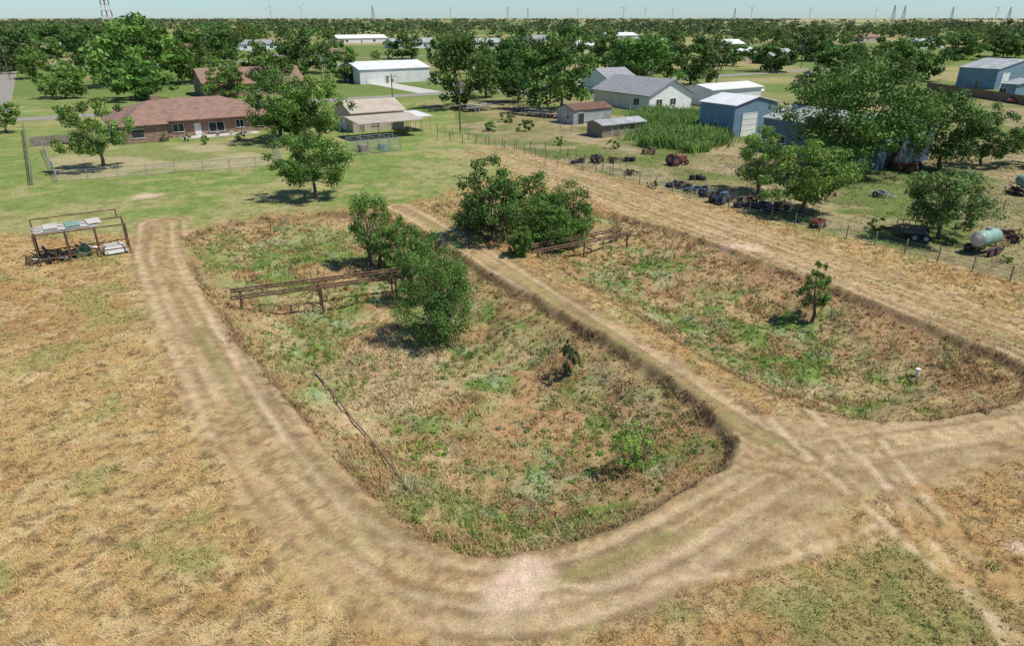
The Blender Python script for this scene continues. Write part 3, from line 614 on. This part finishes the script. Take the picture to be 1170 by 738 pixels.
for i,u in enumerate([310,345,515,660,712,737,768,858,925,1000,1138]):
    y_=5200+(i*733)%2200;x_=(u-585)/F*(y_*c_);b=MB();b.beam((0,0,0),(0,0,85),2.4,M_turb,8,1.5);b.box((0,0,86),(4,9,4),M_turb);a0=i*.7
    for k in range(3):
        a=a0+k*2.094;b.beam((0,-5,86),(42*math.sin(a),-5,86+42*math.cos(a)),1.7,M_turb,4,.6)
    b.beam((0,-4,86),(0,-6.5,86),2,M_turb,8);b.obj('wind_turbine',loc=(x_,y_,0))
# ---------------- rack with junk --------------------------------------------
p=g0(47,305);w=solve(p,Wd,150);e=empty('storage_rack',(p[0],p[1],0),GRID);b=MB();dp_=2.6;hh=2.5
for x_ in (0,w*.33,w*.66,w):
    for y_ in(0,dp_): b.beam((x_,y_,-.1),(x_,y_,hh),.07,M_rust)
for y_ in(0,dp_):
    for z_ in (.55,hh): b.beam((0,y_,z_),(w,y_,z_),.06,M_rust)
for x_ in (0,w*.33,w*.66,w): b.beam((x_,0,hh),(x_,dp_,hh),.05,M_rust);b.beam((x_,0,.55),(x_,dp_,.55),.05,M_rust)
b.beam((0,dp_,hh),(0,dp_,hh+.7),.05,M_rust);b.beam((w*.95,dp_,hh),(w*.95,dp_,hh+.7),.05,M_rust);b.beam((0,dp_,hh+.7),(w*.95,dp_,hh+.7),.05,M_rust)
b.obj('frame',e);b=MB()
for i in range(9): b.box((w*.36,.15+i*.29,hh+.09),(w*.70+random.uniform(-.3,.3),.2,.04),M_conc if i%3 else M_wood)
for i in range(5): b.beam((w*.1,.3+i*.5,hh+.16),(w*.62,.4+i*.45,hh+.16),.04,M_white if i%2 else M_steel)
for i in range(3): b.box((w*.2+i*1.5,1.5,hh+.24),(1.0,1.7,.04),M_conc if i!=1 else M_tank,.06*i)
b.obj('roof_slats',e);b=MB()
for i in range(40):
    m=random.choice([M_rust,M_rust,M_wood,M_green,M_steel,M_black]);x0=random.uniform(.2,w*.8);y0=random.uniform(.2,dp_-.2);z0=random.uniform(.1,.8)
    b.beam((x0,y0,z0),(x0+random.uniform(-1.2,1.2),y0+random.uniform(-.5,.5),z0+random.uniform(0,.6)),random.uniform(.03,.09),m)
for i in range(4): b.wheel((w*(.1+.13*i),.5+.3*i,.35),(1,.3,0),.34,.16,M_black,M_rust)
b.box((w*.47,1.2,.45),(1.3,.9,.6),M_green,.3,.8);b.box((w*.83,.9,.35),(1.7,1.2,.5),M_white,.1,.9);b.box((w*.83,.9,.66),(1.4,.9,.1),M_conc,.1);b.box((w*.15,1.5,.4),(1,.8,.7),M_rust,.5,.85)
b.obj('stored_junk',e)
def railbridge(name,a,e,wd,z):
    a=np.array(a);e=np.array(e);d=(e-a)/np.linalg.norm(e-a);n=np.array([-d[1],d[0]]);b=MB();L=np.linalg.norm(e-a)
    for s in (-.5,.5):
        for zz in (0,.2): b.beam((*(a+n*wd*s),z+zz),(*(e+n*wd*s),z+zz),.075,M_rust)
        K=int(L/1.6)
        for i in range(K+1):
            q_=a+(e-a)*i/K+n*wd*s;b.beam((*q_,z),(*q_,z+.2),.04,M_rust,4)
    for i in range(int(L/2.4)+1):
        q_=a+d*i*2.4;b.beam((*(q_-n*wd/2),z),(*(q_+n*wd/2),z),.06,M_rust,4)
    for i in (.05,.5,.95):
        q_=a+(e-a)*i
        for s in(-.5,.5): zz=H1(*(q_+n*wd*s));b.beam((*(q_+n*wd*s),zz-.1),(*(q_+n*wd*s),z),.08,M_rust)
    b.obj(name)
railbridge('rusted_pipe_rack',g0(264,338),g0(458,313),1.5,.0);railbridge('rusted_pipe_rack',g0(603,287),g0(716,265),1.5,.0)
b=MB();P3=[G(360,428),G(380,450),G(400,478),G(420,500),G(436,520),G(454,544),G(470,566)]
for i in range(6): b.beam(P3[i]+[0,0,.18],P3[i+1]+[0,0,.18],.05,M_pole)
b.obj('fallen_pole')
q=G(1047,430);b=MB();b.beam((0,0,0),(0,0,.45),.1,M_white,10);b.beam((0,0,.45),(0,0,.52),.14,M_white,10);b.obj('white_well_pipe',loc=q)
# ---------------- vehicles & machinery --------------------------------------
def tanktrailer(u,v,rot,k=1.):
    p=g0(u,v);b=MB();L=2.6*k;r=.66*k
    pts=[(-L/2-.25,.35),(-L/2,.9),(-L/2+.2,1),(L/2-.2,1),(L/2,.9),(L/2+.25,.35)]
    for i in range(len(pts)-1): b.beam((pts[i][0],0,1.35*k),(pts[i+1][0],0,1.35*k),r*pts[i][1],M_tank if 0<i<4 else M_conc,20,r*pts[i+1][1])
    b.beam((0,0,1.35*k+r*.9),(0,0,1.35*k+r+.18),.2,M_steel,10)
    for x_ in(-L*.3,L*.3): b.beam((x_,-r*.8,.55),(x_,r*.8,.55),.07,M_rust);b.beam((x_,-r*.7,.55),(x_,-r*.7,1.1),.05,M_rust);b.beam((x_,r*.7,.55),(x_,r*.7,1.1),.05,M_rust)
    for s in(-.6,.6): b.beam((-L*.6,s,.55),(L*.95,s,.55),.07,M_rust)
    b.beam((L*.95,-.6,.55),(L*1.5,0,.5),.06,M_rust);b.beam((L*.95,.6,.55),(L*1.5,0,.5),.06,M_rust);b.beam((L*1.5,0,0),(L*1.5,0,.6),.04,M_rust)
    for x_ in(-.6,.35):
        for s in(-.95,.95): b.wheel((x_,s,.36),(0,1,0),.36,.22,M_black,M_red)
    b.obj('tank_trailer',loc=(p[0],p[1],0),rot=rot)
tanktrailer(1122,289,.5,1.0);tanktrailer(1168,222,1.3,1.)
def implement(name,u,v,rot,m,k=1.,seed=0):
    p=g0(u,v);b=MB()
    for s in(-.5,.5): b.beam((-1.3,s,.6),(1.3,s,.6),.07,m)
    for x_ in(-1.2,-.4,.4,1.2): b.beam((x_,-.8,.6),(x_,.8,.6),.06,m);b.beam((x_,-.3,.6),(x_+.3,-.3,.05),.05,M_rust);b.beam((x_,.4,.6),(x_+.3,.4,.05),.05,M_rust)
    b.beam((1.3,-.5,.6),(2.4,0,.45),.06,m);b.beam((1.3,.5,.6),(2.4,0,.45),.06,m)
    for s in(-.95,.95): b.wheel((-.3,s,.45),(0,1,0),.45,.16,M_black,m)
    b.beam((-.8,0,.6),(-.8,.1,1.4),.04,m);b.beam((-.8,0,1.2),(.2,0,.9),.04,m);b.box((.4,0,.85),(.8,.5,.4),m,0,.8)
    ob=b.obj(name,loc=(p[0],p[1],0),rot=rot);ob.scale=(k,k,k)
def tractor(u,v,rot,m,k=1.):
    p=g0(u,v);b=MB()
    b.box((.9,0,1.0),(1.7,.6,.6),m,0,.92);b.box((1.76,0,.98),(.06,.5,.5),M_steel);b.box((-.3,0,.85),(1.0,.5,.5),m);b.box((-.5,0,1.25),(.45,.5,.1),M_black);b.box((-.73,0,1.45),(.08,.5,.4),M_black)
    for s in(-.75,.75): b.wheel((-.5,s,.75),(0,1,0),.75,.34,M_black,m);b.wheel((1.4,s*.85,.4),(0,1,0),.4,.2,M_black,m);b.box((-.5,s*.95,1.58),(.9,.34,.06),m)
    b.beam((.3,0,1.2),(-.1,0,1.6),.03,M_black);b.beam((-.12,0,1.6),(-.08,0,1.63),.2,M_black,12);b.beam((1.2,.15,1.3),(1.2,.15,1.9),.04,M_rust);b.beam((1.4,-.6,.4),(1.4,.6,.4),.06,M_rust)
    ob=b.obj('old_tractor',loc=(p[0],p[1],0),rot=rot);ob.scale=(k,)*3
tractor(772,189,.4,M_red,.9);tractor(1040,198,2.2,M_red,.9);tractor(822,232,.8,M_dblue,.8);tractor(682,186,1.,M_rust,.7)
for i,(u,v,m) in enumerate([(700,186,M_rust),(742,176,M_rust),(788,218,M_black),(800,222,M_dblue),(838,230,M_black),(856,232,M_rust),(875,238,M_dblue),(775,214,M_black),(1160,222,M_rust),(1020,192,M_rust),(1150,275,M_rust),(890,240,M_rust),(640,135,M_rust),(1005,225,M_steel),(720,200,M_rust),(1100,262,M_rust)]):
    implement('farm_implement',u,v,i*.9,m,random.uniform(.6,.95),i)
for i,(u,v) in enumerate([(768,214),(782,216),(812,226),(846,236),(866,238),(884,241),(795,205),(660,186),(716,184)]):
    p=g0(u,v);b=MB()
    for k in range(4):
        ox,oy=random.uniform(-.8,.8),random.uniform(-.6,.6)
        for j in range(random.randint(1,3)):
            n=14;R=.32;r=.1;z0=.1+j*.19;vs=[];fs=[]
            for a in range(n):
                for t in range(6):
                    A=a*2*math.pi/n;T=t*math.pi/3;vs.append((ox+(R+r*math.cos(T))*math.cos(A),oy+(R+r*math.cos(T))*math.sin(A),z0+r*math.sin(T)))
            for a in range(n):
                for t in range(6): fs.append((a*6+t,((a+1)%n)*6+t,((a+1)%n)*6+(t+1)%6,a*6+(t+1)%6))
            b.add(vs,fs,M_black)
    b.obj('tire_pile',loc=(p[0],p[1],0))
def flatbed(u,v,rot,L=6,m=None):
    p=g0(u,v);b=MB();m=m or M_rust
    for s in(-1,1): b.beam((-L/2,s*.9,.65),(L/2,s*.9,.65),.08,m)
    for i in range(int(L/.35)): b.box((-L/2+.2+i*.35,0,.76),(.3,2.1,.06),M_wood)
    for x_ in(-1.1,-.2):
        for s in(-1.15,1.15): b.wheel((x_,s,.38),(0,1,0),.38,.22,M_black,M_steel)
    b.beam((L/2,-.9,.65),(L/2+1.4,0,.55),.07,m);b.beam((L/2,.9,.65),(L/2+1.4,0,.55),.07,m)
    for s in(-1.02,1.02):
        for x_ in np.linspace(-L/2,L/2,6): b.beam((x_,s,.75),(x_,s,1.35),.04,m)
        b.beam((-L/2,s,1.35),(L/2,s,1.35),.04,m)
    b.obj('flatbed_trailer',loc=(p[0],p[1],0),rot=rot)
flatbed(545,127,GRID,6,M_steel);flatbed(622,134,2.6,8,M_steel);flatbed(598,128,2.6,6,M_rust);flatbed(1040,272,2.7,2.4,M_rust)
p=g0(934,260);b=MB();b.box((0,0,.45),(1.3,.7,.08),M_red)
for s in(-.35,.35): b.box((0,s,.6),(1.3,.05,.3),M_red);b.box((s*1.8,0,.6),(.05,.64,.3),M_red)
for sx in(-.45,.45):
    for s in(-.42,.42): b.wheel((sx,s,.2),(0,1,0),.2,.1,M_black,M_red)
b.beam((.65,0,.4),(1.3,0,.7),.03,M_red);b.obj('small_red_cart',loc=(p[0],p[1],0),rot=.6)
def car(u,v,rot,m):
    p=g0(u,v);b=MB()
    pr=[(-2.2,.35),(-2.25,.75),(-2.0,.95),(1.0,.98),(2.05,.82),(2.2,.6),(2.15,.35)];n=len(pr)
    b.add([(x_,-.88,z_) for x_,z_ in pr]+[(x_,.88,z_) for x_,z_ in pr],[tuple(range(n)),tuple(range(2*n-1,n-1,-1))]+[(i,n+i,n+(i+1)%n,(i+1)%n) for i in range(n)],m)
    b.add([(-1.75,-.8,.95),(1.0,-.8,.975),(1.0,.8,.975),(-1.75,.8,.95),(-1.3,-.65,1.42),(.35,-.65,1.42),(.35,.65,1.42),(-1.3,.65,1.42)],[(0,1,5,4),(1,2,6,5),(2,3,7,6),(3,0,4,7)],M_glass)
    b.box((-.475,0,1.445),(1.7,1.34,.06),m)
    for x_ in(-1.35,1.4):
        for s in(-.82,.82): b.wheel((x_,s,.33),(0,1,0),.33,.2,M_black,M_steel)
    b.obj('parked_car',loc=(p[0],p[1],0),rot=rot)
for i,(u,v) in enumerate([(790,108),(803,107),(816,106),(832,108),(848,107),(862,106),(925,88),(1160,118)]): car(u,v,GRID+1.3+.1*i if i<6 else GRID,[M_white,M_red,M_steel,M_dblue,M_black,M_white][i%6])
cp=pl([(722,150),(745,130),(815,138),(834,160),(795,174),(735,166)]);mn,mxx=cp.min(0),cp.max(0)
x=rng.uniform(mn[0]-2,mxx[0]+2,5600);y=rng.uniform(mn[1]-2,mxx[1]+2,5600);k=(sdp(x,y,cp)+(fbm(x,y,.3,3,8)-.5)*7)>0;x,y=x[k],y[k]
hv=.7+2.0*fbm(x,y,.35,3,3);P=np.stack([x,y,np.zeros(len(x))],1);tn=C(.18,.29,.075)*(.6+.8*fbm(x,y,.4,3,12))[:,None]
V,cc=blades(P,6,hv,np.full(len(x),.08),tn,.7)
P2=P.copy();P2[:,2]=hv*.6;V2,c2=leafblobs(P2,np.full(len(x),.5),14,.16,tn*1.15,1.1)
quads('corn_patch',np.concatenate([V,V2]),np.concatenate([cc,c2]),[M_leaf])
for (u,v,vt,w) in [(560,150,138,18),(600,150,136,20),(700,170,160,14),(640,166,156,14),(730,118,104,20),(800,104,92,16),(235,165,155,12),(275,160,151,12),(90,160,150,16),(1000,262,248,20),(1150,300,292,14),(745,215,206,12),(190,162,152,12),(215,162,153,10),(690,148,134,18),(860,170,158,20),(1090,160,146,26),(905,205,196,16),(580,140,128,16)]:
    tree('shrub',u,v,vt,w,.02,900,14,tint=Mg)
# ---------------- light, sky, camera ----------------------------------------
EL=math.radians(60);az=np.array([.95,-.22]);az/=np.linalg.norm(az)
S=Vector((az[0]*math.cos(EL),az[1]*math.cos(EL),math.sin(EL)))
sl=bpy.data.lights.new('sun','SUN');sl.energy=5.0;sl.angle=math.radians(.5);sl.color=(1,.955,.87)
so=link(bpy.data.objects.new('sun',sl));so.rotation_euler=(-S).to_track_quat('-Z','Y').to_euler();so.location=(0,0,60)
wd=bpy.data.worlds.new('World');bpy.context.scene.world=wd;wd.use_nodes=True;nt=wd.node_tree
sk=nt.nodes.new('ShaderNodeTexSky');sk.sky_type='NISHITA';sk.sun_disc=False;sk.sun_elevation=EL;sk.sun_rotation=math.atan2(az[0],az[1])
sk.dust_density=.2;sk.ozone_density=3.0;sk.air_density=.8
vm=nt.nodes.new('ShaderNodeVectorMath');vm.operation='MULTIPLY';vm.inputs[1].default_value=(.78,.97,1.12)
nt.links.new(sk.outputs[0],vm.inputs[0]);nt.links.new(vm.outputs[0],nt.nodes['Background'].inputs[0]);nt.nodes['Background'].inputs[1].default_value=.105
cam=bpy.data.cameras.new('camera');cam.lens=24;cam.sensor_width=36;cam.clip_end=30000;cam.clip_start=.5
co=link(bpy.data.objects.new('camera',cam));co.location=(0,0,HC);co.rotation_euler=(math.pi/2-TH,0,0);bpy.context.scene.camera=co
sc=bpy.context.scene;sc.view_settings.view_transform='Standard';sc.view_settings.look='None';sc.view_settings.exposure=0
